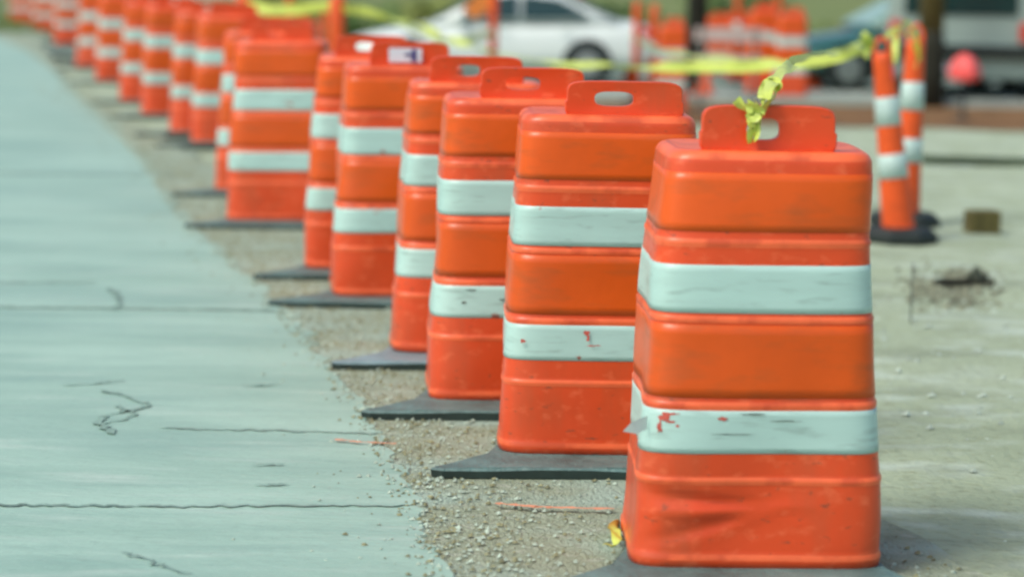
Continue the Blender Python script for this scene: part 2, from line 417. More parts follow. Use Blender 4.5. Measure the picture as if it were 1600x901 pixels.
def make_drum(loc, rz, label, seed, dent, cr, k, group='orange traffic drums in a row along the road edge'):
    t = thing('traffic_drum', loc, label, 'traffic drum', group, rz)
    b = bmesh.new()
    rings = [drum_ring(z, 0, seed, dent, cr) for z in ZS]
    top = rings[-1]
    rings.append([(x*.9, y*.9, z-.004) for x, y, z in top]); rings.append([(x*.5, y*.5, z-.003) for x, y, z in top])
    loft(b, rings, cap0=True, cap1=True)
    o = link('body', b, M['plastic'], t, True); o.location.z = PLATE
    o.data.materials.append(M['rib_highlight'])
    for p in o.data.polygons:       # sky highlight on the raised ribs and top edge, put into their colour
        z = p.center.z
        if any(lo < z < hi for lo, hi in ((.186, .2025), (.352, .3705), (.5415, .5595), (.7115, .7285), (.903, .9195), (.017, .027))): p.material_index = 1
    o.rotation_euler.x = R([0, -.4, .5, -.8, .6, 1.0][k % 6]*.6); o.rotation_euler.y = R([0, .3, -.5, .6, -.4, .8, -.7][k % 7]*.7)
    tilt = o.rotation_euler.copy()
    for z0, z1, m, lab in ((.745, .872, 'sheet_orange', 'orange sheeting band'), (.566, .672, 'sheet_white', 'white sheeting band'), (.380, .540, 'sheet_orange', 'orange sheeting band'), (.256, .352, 'sheet_white', 'white sheeting band')):
        o = link('reflective_band', band_mesh(z0, z1, .0015, seed, dent, cr), M[m], t, True); o.location.z = PLATE; o.rotation_euler = tilt; o['label'] = lab
    ho = [0.002, .045, .03, .0, .02, .01, .0][k] if k < 7 else random.uniform(-.02, .03)
    o = link('handle', handle_mesh(hw=.150 if k == 0 else .160, h=.100 if k == 0 else .092, off=ho, holew=.038 if k == 0 else (.054 if k < 3 else .042), hole=(-.012 if k == 0 else -.03, 0)), M['plastic'], t, True); o.location = (0, -.14, PLATE+H-.003)
    for p in o.data.polygons: p.use_smooth = True
    o.data.set_sharp_from_angle(angle=R(38))
    o = link('base', base_mm.copy() if k == 3 else base_mm, M['rubber'], t); o.rotation_euler.z = -rz+R(random.uniform(-3, 3))
    if k == 3: o.data.materials[0] = M['rubber_pale']; o['label'] = 'foot coloured with a pale highlight'
    return t
for k, (lx, by, h) in enumerate(DR):
    d = gp(lx+.3135*h, by, PLATE)
    loc = (d.x, d.y+.243, 0)
    t = make_drum(loc, R(ROT[k]*.5 if k < 3 else ROT[k]), LBL[k], k*1.37+.5, [1.0, .7, .9, .8, 1, 1, .8][k] if k < 7 else .8, k == 0, k)
    t.scale = (1.10, 1.0, 1.03) if k >= 8 else (1.0, .9, 1.02)
    drums.append(t)
def on_drum(k, p):   # a point in a drum's own frame
    t = drums[k]; return Matrix.Translation(t.location) @ Matrix.Rotation(t.rotation_euler.z, 4, 'Z') @ Vector((p[0], p[1]*t.scale.y, p[2]*t.scale.z))

# torn flap of the white sheeting at the left edge of the nearest drum, scuffs
bm = bmesh.new()
pp = [(-.262, -.235, .335), (-.300, -.27, .325), (-.318, -.275, .306), (-.285, -.26, .298), (-.262, -.235, .305)]
va = [bm.verts.new(p) for p in pp]; vb = [bm.verts.new((p[0]+.002, p[1]+.003, p[2])) for p in pp]
bm.faces.new(va); bm.faces.new(list(reversed(vb)))
for i in range(5): bm.faces.new((va[i], vb[i], vb[(i+1) % 5], va[(i+1) % 5]))
o = link('torn_flap', bm, M['white_vinyl'], drums[0]); o.location.z = PLATE; o['label'] = 'torn white flap of sheeting'
def scuff(k, pts, m, label):
    rnd = random.Random(k+5)
    for (x, z, w, h) in pts:
        bm = bmesh.new(); n = 16; ring = []
        for i in range(n):
            a = 2*PI*i/n; q = rnd.uniform(.45, 1.1); xx, zz = x+w*q*math.cos(a), z+h*q*math.sin(a)
            best = None
            rr = rad(zz)+.0055; c = min(.995, abs(xx)/rr)
            yy = -rr*.94*(1-c**7)**(1/7)
            wx, wy, wz = warp((xx, yy, zz), k*1.37+.5, [1.0, .7, .9, .8, 1, 1, .8][k]); ring.append(bm.verts.new((wx, wy, wz)))
        bm.faces.new(ring)
        o = link('scuff_mark', bm, m, drums[k]); o.location.z = PLATE; o.rotation_euler = drums[k].children[0].rotation_euler; o['label'] = label
scuff(0, [(-.215, .335, .014, .012), (-.225, .312, .008, .014), (-.20, .325, .012, .004), (-.185, .317, .006, .004), (-.085, .335, .012, .006), (-.20, .343, .02, .004)], M['scuff'], 'red scuffs on the lower white band')
scuff(0, [(-.02, .345, .03, .002), (.05, .33, .05, .0016), (-.06, .30, .05, .0014)], M['scuff_dark'], 'dark scratches on the lower white band')
scuff(1, [(-.06, .335, .010, .008), (-.055, .32, .005, .012), (-.23, .31, .008, .006), (-.04, .30, .03, .002)], M['scuff'], 'brown scuffs on the lower white band')
scuff(2, [(-.16, .338, .03, .003), (-.05, .31, .03, .004), (-.02, .30, .02, .006), (-.18, .30, .01, .004)], M['scuff_dark'], 'dark scuffs on the lower white band')
# paper in handle of the fifth drum
bm = bmesh.new(); box(bm, (0, 0, 0), (.135, .004, .058), bev=.001)
pl = on_drum(4, (0, -.172, PLATE+H+.038))
t = thing('paper_sheet', pl, 'small white paper with a dark blue mark, stuck on the handle of the fifth drum', 'paper'); t.rotation_euler.z = drums[4].rotation_euler.z
link('sheet', bm, M['paper'], t)
bm = bmesh.new(); box(bm, (.035, -.0035, 0), (.02, .002, .05)); box(bm, (.012, -.0035, .002), (.028, .002, .012)); link('printed_mark', bm, M['ink'], t)

# ------------------------------------------------------------------ tape
def ribbon(pts, w, twist=0, tw0=0, sub=14, crumple=.0, seed=0):
    # Catmull-Rom through pts, flat ribbon turned about its run
    P = [Vector(p) for p in pts]; P = [P[0]*2-P[1]]+P+[P[-1]*2-P[-2]]; Q = []
    for i in range(1, len(P)-2):
        for k in range(sub):
            t = k/sub; a, b, c, d = P[i-1:i+3]
            Q.append(.5*((2*b)+(c-a)*t+(2*a-5*b+4*c-d)*t*t+(3*b-a-3*c+d)*t**3))
    Q.append(P[-2]); bm = bmesh.new(); rows = []
    for i, q in enumerate(Q):
        tg = (Q[min(i+1, len(Q)-1)]-Q[max(i-1, 0)]).normalized()
        up = Vector((0, 0, 1)) if abs(tg.z) < .85 else Vector((1, 0, 0))
        s = tg.cross(up).normalized(); u = s.cross(tg).normalized()
        an = tw0+twist*i/len(Q)+crumple*noise.noise((i*.06, seed, 0))*5
        d = u*math.cos(an)+s*math.sin(an); n = tg.cross(d)
        rows.append([q+d*w*(v-.5)+n*(w*.08*math.sin(v*PI*2+i*.3)*(1 if crumple else .3)) for v in (0, .25, .5, .75, 1)])
    vs = [[bm.verts.new(p) for p in r] for r in rows]; back = [[bm.verts.new(p+Vector((.0006, .0010, .0006))) for p in r] for r in rows]
    for a, b in zip(vs, vs[1:]):
        for j in range(4): bm.faces.new((a[j], a[j+1], b[j+1], b[j]))
    for a, b in zip(back, back[1:]):
        for j in range(4): bm.faces.new((a[j+1], a[j], b[j], b[j+1]))
    return bm
def joinbm(bms):
    out = bmesh.new()
    for b in bms:
        me = bpy.data.meshes.new('tmp'); b.to_mesh(me); b.free(); out.from_mesh(me); bpy.data.meshes.remove(me)
    return out
Y1 = drums[0].location.y
hy = Y1-.126-.035
def h1(px, py, dy=0): return at(px, py, hy+dy)
knot = joinbm([
    ribbon([h1(1176, 160), h1(1170, 172), h1(1175, 186), h1(1181, 205), h1(1178, 222)], .026, .9, .3, crumple=.3, seed=1, sub=10),
    ribbon([h1(1172, 224), h1(1174, 205, -.006), h1(1184, 188, -.006), h1(1180, 172), h1(1182, 160, .05)], .022, -1.0, 1.0, crumple=.3, seed=2, sub=10),
    ribbon([h1(1150, 156), h1(1160, 166), h1(1174, 174, -.01), h1(1192, 171), h1(1204, 158)], .022, .9, .2, crumple=.3, seed=3, sub=10),
    ribbon([h1(1166, 172, -.012), h1(1178, 168, -.02), h1(1188, 176, -.016), h1(1178, 184, -.014), h1(1168, 178, -.008)], .022, 1.2, .2, crumple=.3, seed=4, sub=8),
    ribbon([h1(1186, 172), h1(1196, 150), h1(1206, 130, .1), h1(1218, 116, .4), h1(1238, 100, .9)], .034, 1.3, .9, crumple=.25, seed=5),
    ribbon([h1(1190, 172), h1(1208, 156, .05), h1(1215, 138, .1), h1(1205, 122, .15), h1(1196, 136, .12), h1(1190, 150, .05)], .024, 1.3, .3, crumple=.25, seed=6)])
tag(link('caution_tape', knot, M['tape'], smooth=True), 'short yellow caution tape knotted through the handle of the nearest drum', 'tape', 'yellow caution tape')
run = ribbon([at(1232, 101, hy+.9), at(1262, 90, 7.6), at(1300, 84, 9.4), at(1352, 72, 11.7)], .04, 2.2, .2, crumple=.25, seed=8, sub=24)
tag(link('caution_tape', run, M['tape'], smooth=True), 'yellow caution tape stretched from the knotted tape to the leaning cone', 'tape', 'yellow caution tape')
long = ribbon([at(1352, 74, 11.75), at(1290, 92, 12.1), at(1200, 103, 12.8), at(1090, 105, 13.6), at(960, 104, 14.8), at(850, 97, 16), at(760, 80, 17.2), at(690, 56, 18.4), at(630, 34, 19.2), at(528, 10, 20)], .068, 3.4, -.5, crumple=.4, seed=9, sub=24)
tag(link('caution_tape', long, M['tape'], smooth=True), 'long sagging yellow caution tape in front of the white car', 'tape', 'yellow caution tape')
l2 = ribbon([at(528, 10, 20), at(460, 15, 20.5), at(420, 16, 21), at(382, 5, 21.5)], .1, .7, -.2, crumple=.2, seed=10, sub=16)
tag(link('caution_tape', l2, M['tape'], smooth=True), 'yellow caution tape between the two orange posts above the seventh drum', 'tape', 'yellow caution tape')
bm = ribbon([gp(968, 838)+Vector((0, 0, .03)), gp(958, 858)+Vector((0, 0, .05)), gp(966, 872)+Vector((0, 0, .04)), gp(950, 884)+Vector((0, 0, .05))], .03, 2.5, .3, crumple=.6, seed=11)
tag(link('tape_scrap', bm, M['tape'], smooth=True), 'crumpled yellow tape scrap at the foot of the nearest drum', 'tape')

t3 = ribbon([at(1236, 104, 12.6), at(1190, 96, 14), at(1110, 92, 16), at(1050, 82, 19), at(1000, 66, 24), at(985, 52, 29)], .06, 2.4, .4, crumple=.4, seed=21, sub=20)
tag(link('caution_tape', t3, M['tape'], smooth=True), 'thin upper strand of yellow tape running to the slim post at the white car tail', 'tape', 'yellow caution tape')
t4 = ribbon([at(528, 14, 20), at(580, 20, 20.6), at(640, 44, 21.5), at(700, 66, 23), at(771, 52, 28.6)], .09, 2.4, .4, crumple=.5, seed=22, sub=20)
tag(link('caution_tape', t4, M['tape'], smooth=True), 'yellow caution tape strand across the white car bonnet to the post with the flag', 'tape', 'yellow caution tape')
# ------------------------------------------------------------------ tall cones
def cone_thing(name, loc, label, lean, rz, Hh=1.06, r0=.088, r1=.05, bands=((.30, .42), (.56, .70)), loops=True, group='tall slim cones with black feet', base=True):
    t = thing(name, loc, label, 'traffic cone', group, rz, lean)
    def rr(z): return r0+(r1-r0)*(z/(Hh*.93))
    z = spaced(.03, Hh*.90, 20)
    prof = [(r0*1.15, .03), (r0*1.02, .045)]+[(rr(a), a) for a in z[1:]]+[(r1*.8, Hh*.915), (r1*.3, Hh*.92)]
    link('cone_body', lathe(prof, 28), M['coneo'], t, True)
    for a, b in bands:
        link('reflective_collar', lathe([(rr(a*Hh)+.0, a*Hh), (rr(a*Hh)+.003, a*Hh+.001), (rr(b*Hh)+.003, b*Hh-.001), (rr(b*Hh), b*Hh)], 28, False), M['conew'], t, True)
    # carrying loop on top
    bm = bmesh.new(); rings = []
    for i in range(17):
        a = PI*i/16; cx, cz = .042*math.cos(a), Hh*.905+.085*math.sin(a)
        rings.append([(cx+.011*math.cos(p)*math.cos(a), .011*math.sin(p), cz+.011*math.cos(p)*math.sin(a)) for p in [2*PI*q/10 for q in range(10)]])
    loft(bm, rings, cap0=True, cap1=True); link('handle_loop', bm, M['coneo'], t, True)
    if base:
        b = bmesh.new(); loft(b, [[(q*math.cos(2*PI*i/8+PI/8), q*math.sin(2*PI*i/8+PI/8), zz) for i in range(8)] for q, zz in ((.205, -.02), (.205, .022), (.175, .05), (.09, .06))], cap0=True, cap1=True)
        o = link('base', b, M['black'], t); o.rotation_euler = (-lean[0], -lean[1], 0)
    return t
pA = gp(1405, 374); pB = gp(1412, 347)
pA.z = rough(pA.x, pA.y)+.02; pB.z = rough(pB.x, pB.y)+.02
cone_thing('tall_cone', pA, 'front one of the two tall cones, leaning left on a black foot', (0, R(-7.5)), 0)
cone_thing('tall_cone', pB, 'rear one of the two tall cones, upright, yellow tape looped at its top', (0, R(1.5)), 0, Hh=1.12)
# tape looped over the cone tops
lp = joinbm([ribbon([at(1398, 100, 12.4), at(1400, 60, 12.5), at(1412, 36, 12.6), at(1428, 48, 12.6), at(1436, 80, 12.6), at(1430, 108, 12.6)], .035, 1.4, .3, crumple=.3, seed=12),
             ribbon([at(1384, 60, 12.3), at(1405, 44, 12.45), at(1424, 62, 12.6), at(1437, 95, 12.6)], .03, 1.4, 1.3, crumple=.3, seed=13)])
tag(link('caution_tape', lp, M['tape'], smooth=True), 'yellow caution tape looped over the top of the rear tall cone', 'tape', 'yellow caution tape')
lp = joinbm([ribbon([at(1352, 70, 11.7), at(1346, 62, 11.6), at(1356, 54, 11.6), at(1360, 72, 11.65), at(1356, 88, 11.6)], .05, 1.8, .3, crumple=.4, seed=14)])
tag(link('caution_tape', lp, M['tape'], smooth=True), 'bunched yellow caution tape beside the top of the leaning cone', 'tape', 'yellow caution tape')
tag(link('pink_ribbon', ribbon([at(1384, 100, 12.0), at(1390, 108, 12.0), at(1392, 118, 12.0), at(1388, 126, 12)], .045, 1, .2, crumple=.3, seed=15), M['pink'], smooth=True), 'small pink ribbon hanging between the two tall cones', 'ribbon')

# ------------------------------------------------------------------ small things on the right
def rock(name, c, s, m, label, cat, seed):
    bm = bmesh.new(); bmesh.ops.create_icosphere(bm, subdivisions=3, radius=1)
    for v in bm.verts:
        n = v.co.normalized(); k = 1+.5*noise.noise(n*1.4+Vector((seed, 0, 0)))+.2*noise.noise(n*4+Vector((seed, 0, 0)))
        v.co = Vector((n.x*s[0]*k, n.y*s[1]*k, max(n.z*s[2]*k, -.03)))
    bmesh.ops.translate(bm, vec=(c.x, c.y, gz(c.x, c.y)), verts=bm.verts)
    return tag(link(name, bm, m), label, cat)
rock('stone', gp(1526, 440), (.05, .05, .055), M['stone_dark'], 'small dark stone on the dirt below the wooden block', 'stone', 1)
bm = bmesh.new()
for a, l in ((200, .16), (160, .13), (10, .12)):
    box(bm, (.5*l*math.cos(R(a)), .5*l*math.sin(R(a)), .02), (l, .022, .02), Matrix.Rotation(R(a), 3, 'Z') if False else None)
c = gp(1512, 447); bmesh.ops.translate(bm, vec=(c.x, c.y, 0), verts=bm.verts)
tag(link('broken_stick', bm, M['wood_dark']), 'dark broken stick lying beside the small dark stone', 'stick')
# scattered dark clods of soil
PC = []
for i in range(700):
    c = gp(random.gauss(1492, 34), random.gauss(446, 15)); PC.append((c.x, c.y, rough(c.x, c.y)-.002, random.choice([.008, .012, .018, .026])))
o = stones('soil_clods', PC, mat('dark_soil', (.20, .22, .15), .95, var=.4, scale=7)); o['label'] = 'dark clods of soil around the small dark stone'
c = gp(1534, 360); bm = bmesh.new(); box(bm, (0, 0, .06), (.17, .12, .13), Matrix.Rotation(R(12), 3, 'Z'), .006)
o = link('wooden_block', bm, M['olive']); o.location = (c.x, c.y, rough(c.x, c.y)); tag(o, 'brown wooden block on the dirt at the right edge', 'block')
c = gp(1423, 502); bm = lathe([(.003, -.03), (.004, 0), (.004, .22), (.002, .24)], 8)
o = link('wire_stake', bm, M['steel'], smooth=True); o.location = c; tag(o, 'thin metal stake upright in the dirt in front of the tall cones', 'stake')
# dark timber lying across the dirt, kerb and soil bank
a, b = gp(1395, 252), gp(1760, 262)
bm = bmesh.new(); ln = (b-a).length; box(bm, (0, 0, .022), (ln, .09, .055), None, .004)
o = link('timber_beam', bm, mat('green_black_timber', (.045, .075, .04), .85, var=.3, scale=4, bump=.4)); o.location = (a+b)/2; o.rotation_euler.z = math.atan2(b.y-a.y, b.x-a.x)
tag(o, 'long dark timber lying across the pale dirt behind the tall cones', 'timber')
def sheet_on(name, x0, x1, y0, y1, dz, m, kind='structure', wob=.3, nx=40, ny=10):
    bm = bmesh.new(); vs = []
    for j in range(ny+1):
        row = []
        for i in range(nx+1):
            x = x0+(x1-x0)*i/nx; y = y0+(y1-y0)*j/ny + (wob*noise.noise((x*.8, j*.2, 3)) if wob else 0)
            row.append(bm.verts.new((x, y, gz(x, y)+dz)))
        vs.append(row)
    for p, q in zip(vs, vs[1:]):
        for i in range(nx): bm.faces.new((p[i], p[i+1], q[i+1], q[i]))
    return tag(link(name, bm, m, smooth=True), kind=kind)
sheet_on('soil_verge', -3.5, 20, 26.0, 30.3, .012, M['bank'], wob=.5, nx=80, ny=16)
sheet_on('far_pavement', -6, 60, 30.6, 34.0, .008, M['conc'], wob=0, nx=80)
sheet_on('far_road', -8, 90, 34.2, 43.5, .008, M['asphalt'], wob=0, nx=80)
bm = bmesh.new(); box(bm, (25, 30.45, -DROP+.03), (62, .18, .16), None, .02)
tag(link('far_kerb', bm, M['conc']), kind='structure')
sheet_on('grass_field', -60, 150, 44, 300, .02, M['field'], wob=0, nx=40, ny=40)
# low grass on the far verge, one object
bm = bmesh.new()
for i in range(12000):
    y = 44+random.random()**1.5*35; x = random.uniform(-16, 16)*y/45
    z = gz(x, y)+.02; h = random.uniform(.08, .28); a = random.random()*PI; w = random.uniform(.02, .05); lx, ly = random.uniform(-.1, .1), random.uniform(-.1, .1)
    bm.faces.new([bm.verts.new(p) for p in ((x-w*math.cos(a), y-w*math.sin(a), z), (x+w*math.cos(a), y+w*math.sin(a), z), (x+lx, y+ly, z+h))])
tag(link('grass', bm, M['grass']), kind='stuff')['label'] = 'rough green grass on the verge behind the cars'

def bush(loc, r, h, m, label, seed, cat='shrub', group='shrubs behind the white car'):
    rnd = random.Random(seed)
    t = thing('shrub', loc, label, cat, group)
    bm = bmesh.new()
    clumps = [(rnd.uniform(-.65, .65)*r, rnd.uniform(-.5, .5)*r, rnd.uniform(.3, .85)*h, rnd.uniform(.28, .5)*r) for _ in range(12)]
    for _ in range(1500):
        cx, cy, cz, cr = rnd.choice(clumps)
        v = Vector((rnd.gauss(0, 1), rnd.gauss(0, 1), rnd.gauss(0, 1))).normalized()*cr*rnd.uniform(.5, 1.05)
        p = Vector((cx, cy, cz))+v; p.z = max(.03, p.z); s = rnd.uniform(.03, .08)
        a = Vector((rnd.gauss(0, 1), rnd.gauss(0, 1), rnd.gauss(0, 1))).normalized()*s; b = a.orthogonal().normalized()*s*.6
        bm.faces.new([bm.verts.new(q) for q in (p-a, p+b, p+a, p-b)])
    link('foliage', bm, m, t)
    link('stem', lathe([(.04, -.05), (.03, h*.4), (.012, h*.7)], 8), M['bark'], t, True)
for i, (px, Y, r, h, mm, lb) in enumerate([(440, 44, .8, 1.3, 'leaf_y', 'yellow green shrub above the tape between the two orange posts'), (575, 43, 1.0, .95, 'leaf', 'green shrub just behind the bonnet of the white car'), (655, 47, .9, 1.2, 'leaf_y', 'yellow green shrub seen over the windscreen of the white car'),
                                        (970, 46, 1.1, 1.0, 'leaf', 'green shrub behind the tail of the white car'), (1150, 44, 1.2, 1.6, 'leaf', 'dark green shrub between the dark post and the teal car'), (95, 75, 1.6, 1.6, 'leaf', 'green shrub beyond the far end of the drum row')]):
    c = at(px, 0, Y); bush((c.x, Y, gz(c.x, Y)), r, h, M[mm], lb, i)

# ------------------------------------------------------------------ vehicles
def wheel(par, x, y, z=.32, r=.32):
    e = bpy.data.objects.new('wheel', None); C.objects.link(e); e.parent = par; e.location = (x, y, z); e.rotation_euler = (PI/2, 0, 0)
    prof = [(r*.62, -.1), (r*.93, -.105), (r, -.08), (r, .08), (r*.93, .105), (r*.62, .1)]
    link('tyre', lathe(prof, 32), M['tyre'], e, True)
    bm = lathe([(r*.60, -.108), (r*.6, .108)], 24)
    for k in range(5):
        for sgn in (-1, 1): box(bm, (r*.3*math.cos(k*2*PI/5), r*.3*math.sin(k*2*PI/5), sgn*.112), (r*.5, .05, .012), Matrix.Rotation(k*2*PI/5, 3, 'Z'))
    link('rim', bm, M['rim'], e)
def section_body(bm, secs, nz=10):
    """secs: list of (x, zbot, ztop, halfwidth_bottom, halfwidth_top); smooth rounded cross-sections"""
    rings = []
    for x, zb, zt, wb, wt in secs:
        ring = []
        for k in range(28):
            a = 2*PI*k/28; c, s = math.cos(a), math.sin(a)
            q = 1/((abs(c)**4+abs(s)**4)**.25); u, v = c*q, s*q
            zz = (zb+zt)/2+(zt-zb)/2*v; w = wb+(wt-wb)*(v+1)/2
            ring.append((x, u*w, zz))
        rings.append(ring)
    loft(bm, rings, cap0=True, cap1=True); bmesh.ops.recalc_face_normals(bm, faces=bm.faces)
def make_car(loc, rz, paint, label, L=4.55, group=None, screen='glass'):
    t = thing('parked_car', loc, label, 'car', group, rz)
    W = .88
    k = L/4.55
    secs = [(-2.28, .32, .55, .55, .5), (-2.25, .25, .63, .72, .66), (-2.12, .21, .70, .82, .76), (-1.8, .19, .78, .87, .80), (-1.3, .18, .86, .88, .81), (-.85, .18, .93, .88, .82),
            (0, .18, .95, .89, .83), (.9, .18, .97, .89, .83), (1.5, .19, .98, .88, .80), (1.95, .22, .96, .86, .76), (2.18, .26, .90, .80, .70), (2.27, .34, .78, .70, .62)]
    bm = bmesh.new(); section_body(bm, [(x*k, a, b, c, d) for x, a, b, c, d in secs])
    # cut wheel arches
    body = link('body', bm, M[paint], t, True)
    for wx in (-1.40*k, 1.28*k):
        for sy in (-1, 1):
            b = bmesh.new(); r = .375
            n = 20; ring = [(wx+r*math.cos(PI*i/n), .32+r*math.sin(PI*i/n)) for i in range(n+1)]+[(wx-r, .16), (wx+r, .16)]
            prism(ring, 'y', sy*.80, sy*.893, b); link('wheel_arch', b, M['tyre'], t)
            wheel(t, wx, sy*.80)
    cab = [(-1.02, .86, .95, .78, .74), (-.5, .88, 1.24, .77, .62), (-.2, .88, 1.385, .77, .57), (.3, .88, 1.42, .77, .56), (.8, .88, 1.385, .77, .57), (1.25, .9, 1.20, .76, .62), (1.72, .9, .99, .72, .68)]
    bm = bmesh.new(); section_body(bm, [(x*k, a, b, c, d) for x, a, b, c, d in cab]); link('roof', bm, M[paint], t, True)
    # side glass, set proud, following the side taper
    for sy in (-1, 1):
        for pts in ([(-.72, .97), (-.28, 1.28), (.22, 1.33), (.22, .97)], [(.30, .97), (.30, 1.33), (.85, 1.27), (1.28, 1.05), (1.22, .99)]):
            bm = bmesh.new(); va = []; vb = []
            for x, z in pts:
                hw = .79-.20*(z-.95)/.45
                hw = .79-.175*((z-.88)/.5)**1.0
                va.append(bm.verts.new((x*k, sy*(hw+.045), z))); vb.append(bm.verts.new((x*k, sy*(hw-.05), z)))
            bm.faces.new(va); bm.faces.new(list(reversed(vb)))
            for i in range(len(pts)): bm.faces.new((va[i], vb[i], vb[(i+1) % len(pts)], va[(i+1) % len(pts)]))
            bmesh.ops.recalc_face_normals(bm, faces=bm.faces); link('side_window', bm, M['glass'], t)
        b = bmesh.new(); box(b, (-.62*k, sy*.93, .98), (.12, .2, .12), None, .03); link('mirror', b, M[paint], t)
        for hx in (.02, .95):
            b = bmesh.new(); box(b, (hx*k, sy*.885, .82), (.16, .03, .025), None, .008); link('door_handle', b, M[paint], t)
        b = bmesh.new(); box(b, (-2.14*k, sy*.64, .62), (.2, .24, .11), None, .03); link('headlight', b, M['lamp_clear'], t)
        b = bmesh.new(); box(b, (2.17*k, sy*.60, .80), (.18, .26, .12), None, .03); link('tail_light', b, M['lamp_red'], t)
    # windscreen and rear window
    for nm, pts in (('windscreen', [(-1.0, .96, .70), (-.36, 1.32, .55)]), ('rear_window', [(1.62, 1.03, .62), (1.02, 1.33, .53)])):
        (xa, za, wa), (xb, zb, wb) = pts; bm = bmesh.new()
        s = -1 if nm == 'windscreen' else 1
        v = [bm.verts.new(p) for p in ((xa*k+s*.03, -wa, za+.03), (xa*k+s*.03, wa, za+.03), (xb*k+s*.03, wb, zb+.04), (xb*k+s*.03, -wb, zb+.04))]
        v2 = [bm.verts.new(p) for p in ((xa*k-s*.03, -wa, za-.03), (xa*k-s*.03, wa, za-.03), (xb*k-s*.03, wb, zb-.03), (xb*k-s*.03, -wb, zb-.03))]
        bm.faces.new(v); bm.faces.new(list(reversed(v2)))
        for i in range(4): bm.faces.new((v[i], v2[i], v2[(i+1) % 4], v[(i+1) % 4]))
        bmesh.ops.recalc_face_normals(bm, faces=bm.faces); link(nm, bm, M[screen], t)
    bm = bmesh.new(); box(bm, (-2.22*k, 0, .42), (.12, 1.1, .14), None, .03); link('grille', bm, M['tyre'], t)
    return t
c = at(785, 100, 34.5)
make_car((c.x, 34.5+.9, -DROP), R(-1), 'car_white', 'white sedan parked side-on behind the sagging yellow tape')
c = at(1452, 100, 34.5)
make_car((c.x, 35.4, -DROP), R(10), 'car_teal', 'teal car parked behind the yellow tape, left of the brown pole', screen='glass_sky')
# grey van seen from behind at the right edge
c = at(1560, 100, 31)
t = thing('grey_van', (c.x, 33.5, -DROP), 'grey van with a dark bumper at the right edge, right of the brown pole', 'van', None, R(-12))
bm = bmesh.new(); sec = [(-.99, .35), (-.99, 1.2), (-.90, 1.95), (-.80, 2.08), (.80, 2.08), (.90, 1.95), (.99, 1.2), (.99, .35)]
prism(sec, 'y', -2.4, 2.0, bm, .05); link('body', bm, M['car_grey'], t)
bm = bmesh.new(); box(bm, (0, -2.47, .72), (2.04, .16, .17), None, .03); link('bumper', bm, M['black'], t)
bm = bmesh.new(); box(bm, (0, -2.415, 1.5), (1.5, .03, .6), None, .01); link('rear_window', bm, M['glass'], t)
for s in (-1, 1):
    bm = bmesh.new(); box(bm, (s*.86, -2.42, .98), (.16, .06, .26), None, .02); link('tail_light', bm, M['lamp_red'], t)
    wheel(t, s*.88, -1.5); wheel(t, s*.88, 1.2)
    t.children[-1].rotation_euler = (0, PI/2, 0); t.children[-2].rotation_euler = (0, PI/2, 0)
bm = bmesh.new(); box(bm, (0, -2.42, .50), (.5, .03, .12), None, .004); link('number_plate', bm, M['paper'], t)
# bright red marker in front of it
c = gp(1506, 128, -DROP)
c = at(1506, 122, 27.5); t = thing('red_marker', (c.x, 27.5, -DROP), 'bright pinkish red marker in front of the grey van, right of the brown pole', 'marker')
zz = at(1506, 122, 27.5).z+DROP
link('post', lathe([(.13, 0), (.13, .03), (.025, .05), (.022, zz+.05)], 14), M['black'], t, True)
link('head', lathe([(.03, zz-.04), (.19, zz-.02), (.21, zz+.06), (.17, zz+.17), (.10, zz+.25), (.03, zz+.28)], 5), M['redp'], t)

# ------------------------------------------------------------------ posts and poles
def pole(px, Y, r, Hh, name, label, m, mdark, zdark, cat='pole'):
    c = at(px, 100, Y); t = thing(name, (c.x, Y, gz(c.x, Y)), label, cat)
    link('shaft', lathe([(r, zdark-.2), (r*.97, zdark+1.5), (r*.9, Hh*.6), (r*.8, Hh), (r*.4, Hh+.05)], 18), m, t, True)
    link('foot', lathe([(r*1.25, -.1), (r*1.22, zdark*.5), (r*1.12, zdark*.8), (r*1.01, zdark)], 18), mdark, t, True)
    bm = bmesh.new(); box(bm, (0, -r, Hh-.7), (2.2, .1, .12), None, .01); link('cross_arm', bm, m, t)
pole(1453, 30.3, .165, 8.5, 'utility_pole', 'brown wooden utility pole with dark foot behind the tall cones', M['olive'], M['wood_dark'], 1.0)
pole(1087, 33, .15, 8.0, 'utility_pole', 'dark wooden utility pole right of the white car', M['wood_dark'], M['wood_dark'], .5)
def tube_post(px, Y, r, Hh, label, lean=0, bands=((.45, .55), (.66, .76)), panel=None, n='delineator_post'):
    c = at(px, 60, Y); t = thing(n, (c.x, Y, gz(c.x, Y)), label, 'post', 'orange posts behind the drums', 0, (0, R(lean)))
    link('tube', lathe([(r, .03), (r, Hh*.97), (r*.7, Hh), (r*.2, Hh+.005)], 18), M['coneo'], t, True)
    for a, b in bands: link('reflective_collar', lathe([(r, a*Hh), (r+.003, a*Hh+.002), (r+.003, b*Hh-.002), (r, b*Hh)], 18, False), M['conew'], t, True)
    link('base', lathe([(.2, -.01), (.2, .03), (.12, .05), (r, .06)], 16), M['black'], t)
    if panel:
        bm = bmesh.new(); dx, z, w, h = panel; q = [(dx-w/2, z-h*.2), (dx-w*.1, z-h/2), (dx+w/2, z-h*.1), (dx+w/2, z+h/2), (dx, z+h*.3)]
        prism(q, 'y', -.012, .012, bm); link('flag', bm, mat('flag_orange', (.78, .26, .05), .7, var=.1), t)
    return t
tube_post(527, 20, .068, 1.12, 'orange post rising above the sixth drum, holding the left end of the long tape', bands=((.3, .4),))
tube_post(381, 21.5, .075, 1.12, 'orange post rising above the left side of the seventh drum', bands=((.5, .6),))
